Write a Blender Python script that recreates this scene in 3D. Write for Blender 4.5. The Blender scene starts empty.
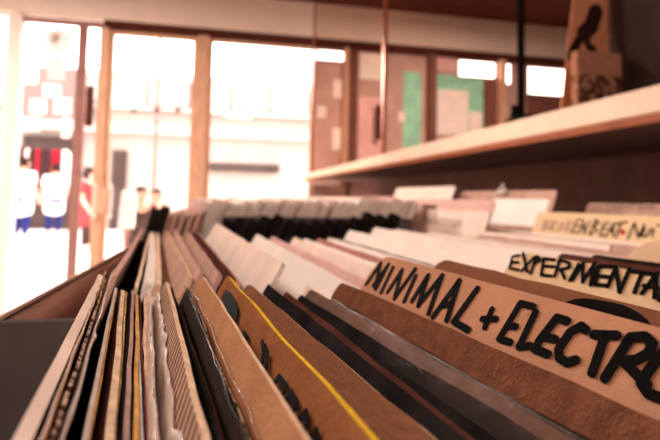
import bpy, bmesh, math, random
from mathutils import Vector, Matrix, noise
random.seed(7)
sc = bpy.context.scene
COL = sc.collection
D2R = math.pi/180

# ------------------------------------------------------------------ camera
F_PX, PITCH, ROLL, YAW, SHIFT = 500.0, 3.5*D2R, 1.2*D2R, 11.66092*D2R, -54.4095
CAM = Vector((0, 0, 1.0))
_f = Vector((math.sin(YAW)*math.cos(PITCH), math.cos(YAW)*math.cos(PITCH), math.sin(PITCH)))
_r = Vector((math.cos(YAW), -math.sin(YAW), 0)); _u = _r.cross(_f)
CR = _r*math.cos(ROLL)+_u*math.sin(ROLL); CU = _u*math.cos(ROLL)-_r*math.sin(ROLL)
def ray(x, y):
    return (_f*F_PX+CR*(x-330)+CU*(220-(y-SHIFT))).normalized()
def aty(x, y, Y):
    d = ray(x, y); return CAM+d*(Y/d.y)
def atx(x, y, X):
    d = ray(x, y); return CAM+d*(X/d.x)
def atplane(x, y, p, n):
    d = ray(x, y); return CAM+d*((p-CAM).dot(n)/d.dot(n))
cd = bpy.data.cameras.new('camera'); cam = bpy.data.objects.new('camera', cd); COL.objects.link(cam)
M = Matrix((CR, CU, -_f)).transposed().to_4x4(); M.translation = CAM; cam.matrix_world = M
cd.sensor_width = 36; cd.lens = 36*F_PX/660; cd.shift_y = SHIFT/660
cd.clip_start = 0.005; cd.clip_end = 200
cd.dof.use_dof = True; cd.dof.focus_distance = 0.11; cd.dof.aperture_fstop = cd.lens/1.45; cd.dof.aperture_blades = 7
sc.camera = cam
sc.view_settings.view_transform = 'Standard'; sc.view_settings.look = 'None'
sc.view_settings.gamma = 1; sc.view_settings.exposure = 0.0

# ------------------------------------------------------------------ materials
def lin(c):
    return tuple(((v/255)/12.92 if v/255 <= .04045 else ((v/255+.055)/1.055)**2.4) for v in c)
def mat(name, rgb, rough=.7, var=.12, scale=60, bump=0.0, bscale=400, spec=0.0, emit=0, metal=0, stretch=(1, 1, 1), rgb2=None, fac=(.35, .65)):
    m = bpy.data.materials.new(name); m.use_nodes = True
    nt = m.node_tree; b = nt.nodes['Principled BSDF']
    c = lin(rgb)
    b.inputs['Roughness'].default_value = rough; b.inputs['Specular IOR Level'].default_value = spec
    b.inputs['Metallic'].default_value = metal
    tc = nt.nodes.new('ShaderNodeTexCoord'); mp = nt.nodes.new('ShaderNodeMapping'); mp.inputs['Scale'].default_value = stretch
    nt.links.new(tc.outputs['Object'], mp.inputs[0])
    n = nt.nodes.new('ShaderNodeTexNoise'); n.inputs['Scale'].default_value = scale; n.inputs['Detail'].default_value = 5
    nt.links.new(mp.outputs[0], n.inputs['Vector'])
    r = nt.nodes.new('ShaderNodeValToRGB')
    c2 = lin(rgb2) if rgb2 else tuple(min(1, v*(1+var)) for v in c)
    c1 = c if rgb2 else tuple(v*(1-var) for v in c)
    r.color_ramp.elements[0].position, r.color_ramp.elements[1].position = fac
    r.color_ramp.elements[0].color = (*c1, 1); r.color_ramp.elements[1].color = (*c2, 1)
    nt.links.new(n.outputs['Fac'], r.inputs[0]); nt.links.new(r.outputs[0], b.inputs['Base Color'])
    if bump:
        n2 = nt.nodes.new('ShaderNodeTexNoise'); n2.inputs['Scale'].default_value = bscale; n2.inputs['Detail'].default_value = 4
        nt.links.new(mp.outputs[0], n2.inputs['Vector'])
        bp = nt.nodes.new('ShaderNodeBump'); bp.inputs['Strength'].default_value = bump; bp.inputs['Distance'].default_value = .001
        nt.links.new(n2.outputs['Fac'], bp.inputs['Height']); nt.links.new(bp.outputs[0], b.inputs['Normal'])
    if emit:
        b.inputs['Emission Color'].default_value = (*c, 1); b.inputs['Emission Strength'].default_value = emit
    return m
def glass(name, tint, gloss=.08, rough=.02):
    m = bpy.data.materials.new(name); m.use_nodes = True; nt = m.node_tree
    nt.nodes.remove(nt.nodes['Principled BSDF'])
    t = nt.nodes.new('ShaderNodeBsdfTransparent'); t.inputs[0].default_value = (*tint, 1)
    g = nt.nodes.new('ShaderNodeBsdfGlossy'); g.inputs['Roughness'].default_value = rough
    mx = nt.nodes.new('ShaderNodeMixShader'); mx.inputs[0].default_value = gloss
    nt.links.new(t.outputs[0], mx.inputs[1]); nt.links.new(g.outputs[0], mx.inputs[2])
    nt.links.new(mx.outputs[0], nt.nodes['Material Output'].inputs[0])
    return m
def film(name, tint=(.9, .8, .74), gloss=.22, milky=.18, bump=.6, bscale=350):
    m = bpy.data.materials.new(name); m.use_nodes = True; nt = m.node_tree
    nt.nodes.remove(nt.nodes['Principled BSDF'])
    t = nt.nodes.new('ShaderNodeBsdfTransparent'); t.inputs[0].default_value = (*tint, 1)
    g = nt.nodes.new('ShaderNodeBsdfGlossy'); g.inputs['Roughness'].default_value = .18
    d = nt.nodes.new('ShaderNodeBsdfDiffuse'); d.inputs[0].default_value = (.8, .62, .52, 1)
    tc = nt.nodes.new('ShaderNodeTexCoord'); n = nt.nodes.new('ShaderNodeTexNoise'); n.inputs['Scale'].default_value = bscale
    n.inputs['Detail'].default_value = 3; nt.links.new(tc.outputs['Object'], n.inputs['Vector'])
    bp = nt.nodes.new('ShaderNodeBump'); bp.inputs['Strength'].default_value = bump; bp.inputs['Distance'].default_value = .002
    nt.links.new(n.outputs['Fac'], bp.inputs['Height']); nt.links.new(bp.outputs[0], g.inputs['Normal'])
    a = nt.nodes.new('ShaderNodeMixShader'); a.inputs[0].default_value = gloss
    nt.links.new(t.outputs[0], a.inputs[1]); nt.links.new(g.outputs[0], a.inputs[2])
    b = nt.nodes.new('ShaderNodeMixShader'); b.inputs[0].default_value = milky
    nt.links.new(a.outputs[0], b.inputs[1]); nt.links.new(d.outputs[0], b.inputs[2])
    nt.links.new(b.outputs[0], nt.nodes['Material Output'].inputs[0])
    return m
def translucent(name, rgb):
    m = bpy.data.materials.new(name); m.use_nodes = True; nt = m.node_tree; nt.nodes.remove(nt.nodes['Principled BSDF'])
    d = nt.nodes.new('ShaderNodeBsdfDiffuse'); t = nt.nodes.new('ShaderNodeBsdfTranslucent'); mx = nt.nodes.new('ShaderNodeMixShader')
    d.inputs[0].default_value = t.inputs[0].default_value = (*lin(rgb), 1); mx.inputs[0].default_value = .5
    nt.links.new(d.outputs[0], mx.inputs[1]); nt.links.new(t.outputs[0], mx.inputs[2]); nt.links.new(mx.outputs[0], nt.nodes['Material Output'].inputs[0]); return m
def ribbed(name, rgb, scale):
    m = mat(name, rgb, .6, .1); nt = m.node_tree; b = nt.nodes['Principled BSDF']
    tc = nt.nodes.new('ShaderNodeTexCoord'); mp = nt.nodes.new('ShaderNodeMapping'); mp.inputs['Rotation'].default_value = (.35, 0, 0)
    nt.links.new(tc.outputs['Object'], mp.inputs[0])
    w = nt.nodes.new('ShaderNodeTexWave'); w.inputs['Scale'].default_value = scale; w.inputs['Distortion'].default_value = .8; w.bands_direction = 'Y'
    nt.links.new(mp.outputs[0], w.inputs['Vector'])
    src = b.inputs['Base Color'].links[0].from_socket
    mx = nt.nodes.new('ShaderNodeMix'); mx.data_type = 'RGBA'; mx.blend_type = 'MULTIPLY'; mx.inputs[0].default_value = .9
    nt.links.new(src, mx.inputs[6]); nt.links.new(w.outputs['Color'], mx.inputs[7]); nt.links.new(mx.outputs[2], b.inputs['Base Color'])
    bp = nt.nodes.new('ShaderNodeBump'); bp.inputs['Strength'].default_value = .5; bp.inputs['Distance'].default_value = .0006
    nt.links.new(w.outputs['Fac'], bp.inputs['Height']); nt.links.new(bp.outputs[0], b.inputs['Normal'])
    return m

MT = {}
def mk(k, *a, **kw): MT[k] = mat(k, *a, **kw)
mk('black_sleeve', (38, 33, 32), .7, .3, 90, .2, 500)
mk('brown_dark', (88, 52, 42), .7, .25, 70, .2, 500)
mk('worn_edge', (84, 52, 42), .8, 1, 700, .8, 900, rgb2=(246, 216, 192), fac=(.42, .58))
mk('white_edge', (248, 230, 218), .7, .1, 200, .5, 900)
mk('tan_edge', (240, 204, 172), .8, .15, 200, .5, 900)
mk('red_edge', (130, 66, 56), .8, .2, 300, .5, 900)
mk('gold_edge', (226, 170, 100), .6, .2, 200, .3, 900)
mk('yellow_edge', (250, 196, 60), .7, .15, 150, .4, 900)
mk('gray_pink', (188, 152, 142), .7, .15, 150, .4, 900)
mk('cardboard', (136, 88, 64), .85, .1, 120, .35, 800, stretch=(1, .3, 1))
mk('cardboard_light', (178, 126, 92), .85, .1, 90, .3, 800)
mk('cardboard_brown', (118, 74, 55), .9, .18, 260, .5, 1400)
mk('yellow_tan', (146, 92, 60), .85, .12, 80, .3, 800)
mk('cream', (232, 206, 190), .8, .08, 40, .15, 700)
mk('white_sleeve', (238, 222, 210), .7, .06, 30, .1, 600)
mk('pink_pale', (214, 170, 158), .7, .1, 30, .1, 600)
mk('tan_sleeve', (190, 150, 132), .75, .12, 40, .2, 600)
mk('gray_sleeve', (118, 92, 82), .6, .15, 60, .3, 500)
mk('rose', (178, 120, 110), .7, .1, 40, .1, 600)
mk('label_paper', (188, 136, 106), .7, .06, 50, .25, 300)
mk('label_cream', (226, 190, 150), .7, .08, 60, .25, 300)
mk('label_buff', (218, 182, 148), .75, .08, 60, .25, 300)
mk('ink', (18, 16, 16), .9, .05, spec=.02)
mk('ink_gray', (150, 118, 108), .8, .05)
mk('ink_red', (178, 62, 56), .8, .05)
mk('border_red', (62, 28, 26), .8, .1)
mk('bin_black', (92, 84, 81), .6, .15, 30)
mk('rail_wood', (214, 176, 156), .6, .12, 20, stretch=(8, 1, 8))
mk('shelf_white', (228, 198, 174), .5, .04, 15)
mk('shelf_brown', (150, 90, 66), .6, .1, 20)
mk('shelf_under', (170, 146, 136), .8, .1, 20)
mk('back_brown', (132, 98, 88), .7, .12, 12)
mk('wall_dark', (72, 64, 62), .8, .08, 10)
mk('wood', (208, 164, 136), .55, .14, 10, stretch=(6, 6, 1))
mk('wood_dark', (84, 46, 38), .6, .15, 10)
mk('door_white', (238, 222, 214), .5, .03, 10)
mk('stile_gray', (150, 110, 104), .5, .1, 10)
mk('plaster', (236, 218, 204), .9, .03, 5)
mk('ceiling_brown', (92, 52, 44), .85, .1, 6)
mk('tile_floor', (226, 212, 204), .5, .05, 6)
mk('street', (228, 220, 214), .9, .05, 3)
mk('facade_pale', (190, 174, 167), .9, .05, 2)
mk('facade_rose', (120, 98, 94), .9, .05, 2)
mk('facade_shop', (172, 154, 147), .9, .05, 2)
mk('facade_glass', (100, 82, 80), .3, .1, 2)
mk('metal_dark', (70, 56, 54), .4, .1, 30, metal=.6)
mk('clip_black', (30, 26, 26), .7, .1)
mk('metal_bright', (225, 205, 195), .3, .1, 30, metal=.9)
mk('copper', (168, 96, 70), .35, .12, 30, metal=.4)
mk('green', (158, 216, 186), .8, .15, 12)
mk('paper', (250, 232, 222), .85, .06, 8)
mk('panel_taupe', (202, 164, 152), .8, .1, 6)
mk('panel_dark', (126, 82, 72), .8, .1, 6)
mk('pink_paper', (236, 186, 182), .85, .1, 8)
mk('red_cloth', (150, 30, 46), .9, .2, 10)
mk('dark_cloth', (62, 40, 40), .9, .2, 10)
mk('white_cloth', (240, 230, 226), .9, .05, 10)
mk('jeans', (26, 36, 92), .9, .1, 10)
mk('skin', (214, 160, 140), .6, .05, 10)
mk('hair', (40, 26, 24), .7, .2, 60)
mk('picture_tan', (226, 172, 142), .8, .1, 12)
mk('picture_dark', (60, 44, 42), .8, .3, 60)
mk('cover_mix', (78, 56, 50), .7, .3, 45, rgb2=(190, 150, 130), fac=(.45, .6))
mk('lamp_white', (255, 232, 214), .5, .01, emit=1.0)
mk('shop_dark', (66, 52, 50), .6, .1, 3)
mk('street_red', (140, 60, 64), .9, .1, 3)
MT['rib'] = ribbed('ribbed_board', (214, 168, 144), 105)
MT['film'] = film('clear_plastic', (.93, .86, .82), .014, .02, .25, 200)
MT['film_milky'] = film('crinkled_plastic', (.92, .84, .8), .04, .5, 1.0, 260)
MT['backlit'] = translucent('thin_white_paper', (245, 235, 230)); MT['sticker_gray'] = translucent('gray_sticker', (212, 190, 186))
MT['pane'] = glass('window_glass', (.97, .96, .95), .04)
MT['cab'] = glass('cabinet_glass', (.93, .87, .83), 0.0)

# ------------------------------------------------------------------ mesh helpers
class MB:
    def __init__(s): s.v, s.f, s.m = [], [], []
    def add(s, vs, fs, mi=0):
        o = len(s.v); s.v += [tuple(v) for v in vs]; s.f += [tuple(i+o for i in f) for f in fs]; s.m += [mi]*len(fs); return s
    def box(s, a, b, mi=0):
        (x0, y0, z0), (x1, y1, z1) = a, b
        x0, x1 = min(x0, x1), max(x0, x1); y0, y1 = min(y0, y1), max(y0, y1); z0, z1 = min(z0, z1), max(z0, z1)
        return s.add([(x0, y0, z0), (x1, y0, z0), (x1, y1, z0), (x0, y1, z0), (x0, y0, z1), (x1, y0, z1), (x1, y1, z1), (x0, y1, z1)],
                     [(0, 3, 2, 1), (4, 5, 6, 7), (0, 1, 5, 4), (1, 2, 6, 5), (2, 3, 7, 6), (3, 0, 4, 7)], mi)
    def prism(s, poly, axis, a, b, mi=0):
        n = len(poly)
        def P(u, w, t): return {'x': (t, u, w), 'y': (u, t, w), 'z': (u, w, t)}[axis]
        vs = [P(u, w, a) for u, w in poly]+[P(u, w, b) for u, w in poly]
        fs = [tuple(range(n))[::-1], tuple(range(n, 2*n))]+[(i, (i+1) % n, n+(i+1) % n, n+i) for i in range(n)]
        return s.add(vs, fs, mi)
    def tube(s, pts, r, n=10, mi=0):
        pts = [Vector(p) for p in pts]; rr = r if isinstance(r, (list, tuple)) else [r]*len(pts)
        vs, fs = [], []
        for i, p in enumerate(pts):
            t = (pts[min(i+1, len(pts)-1)]-pts[max(i-1, 0)]).normalized()
            a = t.cross(Vector((0, 0, 1)) if abs(t.z) < .9 else Vector((1, 0, 0))).normalized(); b = t.cross(a)
            vs += [p+(a*math.cos(k*2*math.pi/n)+b*math.sin(k*2*math.pi/n))*rr[i] for k in range(n)]
        for i in range(len(pts)-1):
            fs += [(i*n+k, i*n+(k+1) % n, (i+1)*n+(k+1) % n, (i+1)*n+k) for k in range(n)]
        fs += [tuple(range(n))[::-1], tuple((len(pts)-1)*n+k for k in range(n))]
        return s.add(vs, fs, mi)
    def lathe(s, c, prof, n=20, mi=0):
        vs, fs = [], []
        for r, z in prof: vs += [(c[0]+r*math.cos(k*2*math.pi/n), c[1]+r*math.sin(k*2*math.pi/n), c[2]+z) for k in range(n)]
        for i in range(len(prof)-1): fs += [(i*n+k, i*n+(k+1) % n, (i+1)*n+(k+1) % n, (i+1)*n+k) for k in range(n)]
        fs += [tuple(range(n))[::-1], tuple((len(prof)-1)*n+k for k in range(n))]
        return s.add(vs, fs, mi)
    def obj(s, name, mats, parent=None, bevel=0, smooth=False):
        me = bpy.data.meshes.new(name); me.from_pydata(s.v, [], s.f); me.update()
        for m in (mats if isinstance(mats, (list, tuple)) else [mats]): me.materials.append(MT[m] if isinstance(m, str) else m)
        for p, i in zip(me.polygons, s.m): p.material_index = i; p.use_smooth = smooth
        bm = bmesh.new(); bm.from_mesh(me); bmesh.ops.recalc_face_normals(bm, faces=bm.faces)
        if bevel: bmesh.ops.bevel(bm, geom=[e for e in bm.edges if e.calc_face_angle(0) > .5], offset=bevel, segments=2, affect='EDGES', clamp_overlap=True)
        bm.to_mesh(me); bm.free()
        o = bpy.data.objects.new(name, me); COL.objects.link(o)
        if parent: o.parent = parent
        return o
def tag(o, label=None, cat=None, group=None, kind=None):
    if label: o['label'] = label
    if cat: o['category'] = cat
    if group: o['group'] = group
    if kind: o['kind'] = kind
    return o
def empty(name, loc=(0, 0, 0), label=None, cat=None, group=None):
    o = bpy.data.objects.new(name, None); o.location = loc; o.empty_display_size = .1; COL.objects.link(o)
    return tag(o, label, cat, group)
def structure(o): o['kind'] = 'structure'; return o

# ------------------------------------------------------------------ strokes (handwriting on a plane)
def stroke_mesh(mb, pts, w, thick, mi=0):
    """rounded marker strokes in the plane (a, b), raised by thick along n: pts are 2D"""
    for k in range(len(pts)-1):
        a, b = Vector(pts[k]), Vector(pts[k+1]); d = b-a
        if d.length < 1e-7: continue
        ang = math.atan2(d.y, d.x); poly = []
        for j in range(7):
            t = ang-math.pi/2+math.pi*j/6; poly.append(b+Vector((math.cos(t), math.sin(t)))*w/2)
        for j in range(7):
            t = ang+math.pi/2+math.pi*j/6; poly.append(a+Vector((math.cos(t), math.sin(t)))*w/2)
        n = len(poly)
        vs = [(-thick*(1+.03*k), p.x, p.y) for p in poly]+[(0, p.x, p.y) for p in poly]
        mb.add(vs, [tuple(range(n))]+[(i, (i+1) % n, n+(i+1) % n, n+i) for i in range(n)], mi)

# ------------------------------------------------------------------ record sleeves and divider cards
H12, L12 = .315, .315
def sleeve_mesh(name, mats, L=L12, H=H12, t=.003, corner=.003, jag=.0004, bend=.001, seed=0, n=26, dogear=0):
    """board sleeve: local x = thickness (left face x=0), y = length, z = height; faces slot 0, edges slot 1"""
    rnd = random.Random(seed); mb = MB(); ys = []
    for i in range(n+1): ys.append(-L/2+L*i/n)
    cs = [corner*.3, corner*.7, corner]
    ys = sorted(set([-L/2, L/2]+[-L/2+c for c in cs]+[L/2-c for c in cs]+ys[1:-1]))
    ph = rnd.random()*50
    def top(y):
        e = min(y+L/2, L/2-y); c = corner
        if y > 0 and dogear: c = dogear
        z = H
        if e < c: z -= c-math.sqrt(max(0, c*c-(c-e)**2))
        return z+jag*noise.noise(Vector((y*160, ph, 0)))*1.6
    def bx(y, z): return bend*noise.noise(Vector((y*7, z*5, ph)))*(z/H)**2+jag*.6*noise.noise(Vector((y*220, ph, 9)))*(z/H)**8
    fr = [0, .4, .7, .88, .96, 1]
    A, B = [], []
    for y in ys:
        ht = top(y)
        A.append([(bx(y, f*H), y, f*ht) for f in fr]); B.append([(bx(y, f*H)+t*(.55+.45*f), y, f*ht-(.0002 if f == 1 else 0)) for f in fr])
    N, K = len(ys), len(fr)
    vs = [p for c in A for p in c]+[p for c in B for p in c]; o = N*K
    fs, es = [], []
    for i in range(N-1):
        for k in range(K-1):
            a = i*K+k; fs.append((a, a+1, a+K+1, a+K)); fs.append((o+a, o+a+K, o+a+K+1, o+a+1))
        a = i*K+K-1; es.append((a, o+a, o+a+K, a+K)); a = i*K; es.append((a, a+K, o+a+K, o+a))
    for i in (0, N-1):
        for k in range(K-1): a = i*K+k; es.append((a, a+1, o+a+1, o+a))
    mb.add(vs, fs, 0); mb.v, base = mb.v, 0
    mb.f += es; mb.m += [1]*len(es)
    me_o = mb.obj(name, mats)
    return me_o
def cover_mesh(name, m, parent, L, H, t, up=.002, drop=.02, seed=0, crinkle=.0012, thick=.00025):
    """open plastic sleeve: two crinkled films up both faces, standing a little proud of the top edge"""
    rnd = random.Random(seed); ph = rnd.random()*90; mb = MB(); n = 60
    for side in (-1, 1):
        x0 = -.0005 if side < 0 else t+.0005
        cols = []
        for i in range(n+1):
            y = -L/2-.001+(L+.002)*i/n; col = []
            for k, z in enumerate([H-drop, H-drop*.5, H-drop*.2, H, H+up*.5, H+up]):
                w = max(0, (z-H+drop)/(drop+up))
                dx = crinkle*w*noise.noise(Vector((y*90, z*120, ph+side)))+crinkle*.5*w*noise.noise(Vector((y*260, z*200, ph)))
                zz = z+(up*.8*noise.noise(Vector((y*110, ph, side))) if k > 3 else 0)
                col.append((x0-abs(dx)*1 if side < 0 else x0+abs(dx), y, zz))
            cols.append(col)
        K = 6; vs = [p for c in cols for p in c]; o = len(vs); vs += [(x+thick*side, y, z) for x, y, z in vs]
        fs = []
        for i in range(n):
            for k in range(K-1):
                a = i*K+k; fs += [(a, a+1, a+K+1, a+K), (o+a, o+a+K, o+a+K+1, o+a+1)]
            a = i*K+K-1; fs.append((a, o+a, o+a+K, a+K))
        mb.add(vs, fs)
    return mb.obj(name, m, parent, smooth=True)
def inner_mesh(name, m, parent, L, H, t, up=.0, seed=0):
    """rear board of the sleeve, its mouth slightly open"""
    mb = MB(); n = 24; vs, fs = [], []; ph = (seed*7.3) % 30
    for i in range(n+1):
        y = -L/2+.003+(L-.006)*i/n; z = H-.0006+.0004*noise.noise(Vector((y*120, ph, 0)))
        g = t+.0004+.0003*noise.noise(Vector((y*25, ph, 4)))
        vs += [(t*.95, y, H-.05), (g, y, z), (g+.00035, y, z), (t*.95+.0003, y, H-.05)]
    for i in range(n):
        for k in range(3): fs.append((i*4+k, i*4+k+1, i*4+5+k, i*4+4+k))
    fs += [(0, 1, 2, 3), (n*4, n*4+3, n*4+2, n*4+1)]
    return mb.add(vs, fs).obj(name, m, parent)
def orient(P, d, phi, L, H, far=True):
    d = d.normalized(); r = d.cross(Vector((0, 0, 1))).normalized(); u = r.cross(d)
    Z = u*math.cos(phi)+r*math.sin(phi); X = r*math.cos(phi)-u*math.sin(phi)
    R = Matrix((X, d, Z)).transposed().to_4x4()
    R.translation = P-R.to_3x3() @ Vector((0, L/2 if far else -L/2, H))
    return R
def lean(X):
    return (18+max(0, min(1, (X+.045)/.1))*12)*D2R
SEED = [100]
def record(px, Y, vp=(148, 198), face='black_sleeve', edge='worn_edge', t=.003, label=None, group=None, cover=None, inner=None,
           H=H12, L=L12, far=True, phi=None, name='record_sleeve', cat='record', **kw):
    SEED[0] += 1
    P = aty(px[0], px[1], Y); d = ray(*vp)
    if phi is None: phi = lean(P.x)
    o = sleeve_mesh(name, [face, edge], L=L, H=H, t=t, seed=SEED[0], **kw)
    o.matrix_world = orient(P, d, phi, L, H, far)
    tag(o, label, cat, group)
    if inner: inner_mesh('back_board', inner, o, L, H, t, seed=SEED[0])
    if cover: cover_mesh('plastic_cover', cover[0], o, L, H, t, *cover[1:3], seed=SEED[0])
    return o
def local_px(o, x, y):
    """pixel on the sleeve's left face -> (y, z) in its own frame"""
    Mx = o.matrix_world; n = (Mx.to_3x3() @ Vector((1, 0, 0))).normalized()
    p = Mx.inverted() @ atplane(x, y, Mx.translation, n); return (p.y, p.z)
def writing(o, crop, strokes, w, name='lettering', m='ink', thick=.00018):
    x0, y0, s = crop; mb = MB()
    for st in strokes:
        stroke_mesh(mb, [local_px(o, x0+a/s, y0+b/s) for a, b in st], w, thick)
    c = mb.obj(name, m, o); c.location = (-.0006, 0, 0); return c
def paper_label(o, y0, y1, z0, z1, m, name='paper_label', x=-.0003):
    mb = MB(); n = 16
    vs, fs = [], []
    for i in range(n+1):
        y = y0+(y1-y0)*i/n
        for z in (z0, (z0+z1)/2, z1): vs.append((x-.0001*noise.noise(Vector((y*60, z*60, 0))), y, z))
    for i in range(n):
        for k in (0, 1): fs.append((i*3+k, i*3+k+1, i*3+4+k, i*3+3+k))
    o2 = len(vs); vs += [(.00001, v[1], v[2]) for v in vs]
    for i in range(n): fs += [(i*3+2, o2+i*3+2, o2+i*3+5, i*3+5), (i*3, i*3+3, o2+i*3+3, o2+i*3)]
    fs += [(0, 1, o2+1, o2), (1, 2, o2+2, o2+1), (n*3, o2+n*3, o2+n*3+1, n*3+1), (n*3+1, o2+n*3+1, o2+n*3+2, n*3+2)]
    return mb.add(vs, fs).obj(name, m, o)

Y1 = .185
# --- nearest bin, sleeves from the front rail across to the divider cards
record((98, 272), Y1, vp=(134, 198), face='cream', edge='cream', t=.0018, inner='gold_edge', label='outermost cream sleeve with gold edge beside the front rail of the nearest bin')
record((98.5, 286), Y1, vp=(134, 198), face='black_sleeve', edge='red_edge', t=0.0005, label='thin dark sleeve with dull red edge next to the outermost cream sleeve')
record((106, 277), Y1, vp=(134, 198), face='black_sleeve', edge='worn_edge', t=0.0006, cover=('film_milky', .0018, .004), label='black sleeve in ragged crinkled plastic, third from the front rail')
record((114, 286), Y1, vp=(134, 198), face='black_sleeve', edge='white_edge', t=0.0008, inner='gold_edge', label='dark sleeve with bright white worn edge, fourth from the front rail')
record((122, 288), Y1, vp=(134, 198), face='brown_dark', edge='tan_edge', t=0.0013, inner='gold_edge', label='thick dark brown sleeve with spotted tan edge, fifth from the front rail')
record((130, 288), Y1, vp=(134, 198), face='black_sleeve', edge='gray_pink', t=0.0009, label='dark sleeve with greyish pink edge, sixth from the front rail')
record((134, 292), Y1, vp=(134, 198), face='black_sleeve', edge='gold_edge', t=0.0009, inner='white_edge', label='dark sleeve with golden edge, seventh from the front rail')
record((139, 294), Y1, vp=(134, 198), face='black_sleeve', edge='red_edge', t=0.0004, label='thin dark sleeve with dull red edge, eighth from the front rail')
record((143.5, 296), Y1, vp=(141, 198), face='black_sleeve', edge='tan_edge', t=0.0009, label='dark sleeve with beige edge just before the crinkled white plastic sleeve')
record((149, 297), Y1, vp=(146, 198), face='gray_sleeve', edge='white_edge', t=0.0012, cover=('film_milky', .003, .012), label='sleeve in bulging crinkled white plastic beside the ribbed board')
record((165, 280), Y1, vp=(146, 198), face='rib', edge='tan_edge', t=0.0013, label='tan ribbed board sleeve with a pale smooth top edge')
record((173, 286), Y1, vp=(146, 198), face='black_sleeve', edge='brown_dark', t=0.0004, label='black sleeve in clear plastic right behind the ribbed board')
record((187, 286), Y1, vp=(151, 198), face='black_sleeve', edge='worn_edge', t=0.0005, cover=('film', .0005, .004), label='black sleeve with copper worn edge in front of the first cardboard sleeve')
record((201, 274), Y1, vp=(154, 199), face='cardboard_light', edge='tan_edge', t=0.0012, corner=.006, label='pale brown cardboard sleeve in front of the yellow-edged one')
rY = record((225, 274), Y1, vp=(158, 198), face='yellow_tan', edge='yellow_edge', t=.0018, corner=.006, label='tan sleeve with bright yellow edge and black marker scrawl')
record((247, 282), Y1, vp=(147, 198), face='cardboard', edge='tan_edge', t=0.0009, corner=.005, label='plain brown cardboard sleeve just behind the yellow-edged one')
record((267, 283), Y1, vp=(158, 198), face='black_sleeve', edge='worn_edge', t=0.0005, label='black sleeve in frayed clear plastic behind the plain cardboard sleeve')
record((284, 290), Y1, vp=(165, 198), face='brown_dark', edge='tan_edge', t=0.0006, label='thin brown sleeve with orange-tan edge after the frayed plastic')
record((300, 294), Y1, vp=(140, 198), face='black_sleeve', edge='red_edge', t=0.0005, inner='gold_edge', label='thin black sleeve with red and gold edge before the grey plastic one')
record((309, 288), Y1, vp=(150, 198), face='gray_sleeve', edge='gray_pink', t=0.0008, cover=('film', .0006, .006), label='grey sleeve in streaked clear plastic, second before the tall brown divider')
record((329, 297), Y1, vp=(150, 198), face='black_sleeve', edge='worn_edge', t=0.0005, label='black sleeve in torn plastic directly before the tall brown divider')
card22 = record((340, 281), Y1, face='cardboard_brown', edge='tan_edge', t=.002, corner=.004, H=.318, name='divider_card', cat='divider card', label='plain rough brown cardboard divider in front of the MINIMAL + ELECTRO card')
def divider(px, Y, face, edge, label, H=.335, corner=.009, **kw):
    return record(px, Y, face=face, edge=edge, corner=corner, H=H, name='divider_card', cat='divider card', label=label, **kw)
cardM = divider((379.5, 254), Y1, 'label_paper', 'border_red', 'divider card hand-lettered MINIMAL + ELECTRO in thick black marker', t=.0016, jag=.0001, vp=(148, 193.5), bend=.0002)
tanC = divider((436, 256.5), .19, 'cardboard', 'red_edge', 'tan divider with dark border just behind the MINIMAL + ELECTRO card', t=.0016, vp=(148, 187))
bump = record((470, 296), .17, vp=(148, 197), face='black_sleeve', edge='worn_edge', t=.0012, cover=('film', .001, .006), label='black divider with an arched tab and clear plastic, in front of the EXPERIMENTAL card')
ti = sleeve_mesh('arched_tab', ['black_sleeve', 'black_sleeve'], L=.024, H=.02, t=.0012, corner=.010, seed=5, n=14)
ta, tb = aty(556, 290, .108), aty(650, 310, .089)
ti.matrix_world = orient(ta, tb*-1+ta, lean(.1), .024, .02); ti.parent = bump; ti.matrix_parent_inverse = bump.matrix_world.inverted()
cardE = divider((514, 250.5), .195, 'label_cream', 'border_red', 'divider card lettered EXPERIMENTAL in black marker', t=.0016, jag=.0001, vp=(148, 189.5), bend=.0002)
record((560, 253), .2, vp=(148, 190), face='brown_dark', edge='red_edge', t=.003, label='dark brown sleeve behind the EXPERIMENTAL card')
record((592, 254), .2, vp=(148, 192), face='black_sleeve', edge='red_edge', t=.003, label='black sleeve in front of the blank buff divider')
blank = divider((632, 239), .2, 'label_buff', 'border_red', 'blank buff divider with rounded corner behind the EXPERIMENTAL card', t=.0016, corner=.012, vp=(148, 189))

c1, c2, c3, c4 = (355, 250, 8.8), (415, 270, 8.8), (480, 290, 7.333), (540, 305, 5.5)
W = .0019
def W8(o, crop, sts, w, **kw): return [(crop, sts, w)]
mbM = MB()
def add_writing(mb, o, crop, strokes, w, thick=.0002):
    x0, y0, s = crop
    for st in strokes: stroke_mesh(mb, [local_px(o, x0+a/s, y0+b/s) for a, b in st], w, thick)
add_writing(mbM, cardM, c1, [[(105, 300), (228, 120)], [(228, 120), (180, 330)], [(165, 310), (295, 132)], [(295, 132), (190, 340)], [(335, 160), (235, 372)],
    [(292, 370), (415, 180)], [(415, 180), (352, 425)], [(352, 425), (530, 175)], [(535, 235), (438, 450)]], .0019)
add_writing(mbM, cardM, c2, [[(-20, 270), (115, 55)], [(115, 55), (35, 312)], [(35, 312), (240, 55)], [(240, 55), (125, 380)], [(165, 410), (390, 100)], [(390, 100), (285, 440)],
    [(245, 315), (330, 300)], [(550, 170), (345, 455)], [(345, 455), (470, 530)]], .002)
add_writing(mbM, cardM, c3, [[(90, 145), (40, 275)], [(20, 215), (120, 215)], [(395, 125), (300, 100), (145, 360), (225, 385)], [(210, 265), (265, 270)], [(410, 165), (290, 420), (370, 410)]], .0017)
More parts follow.
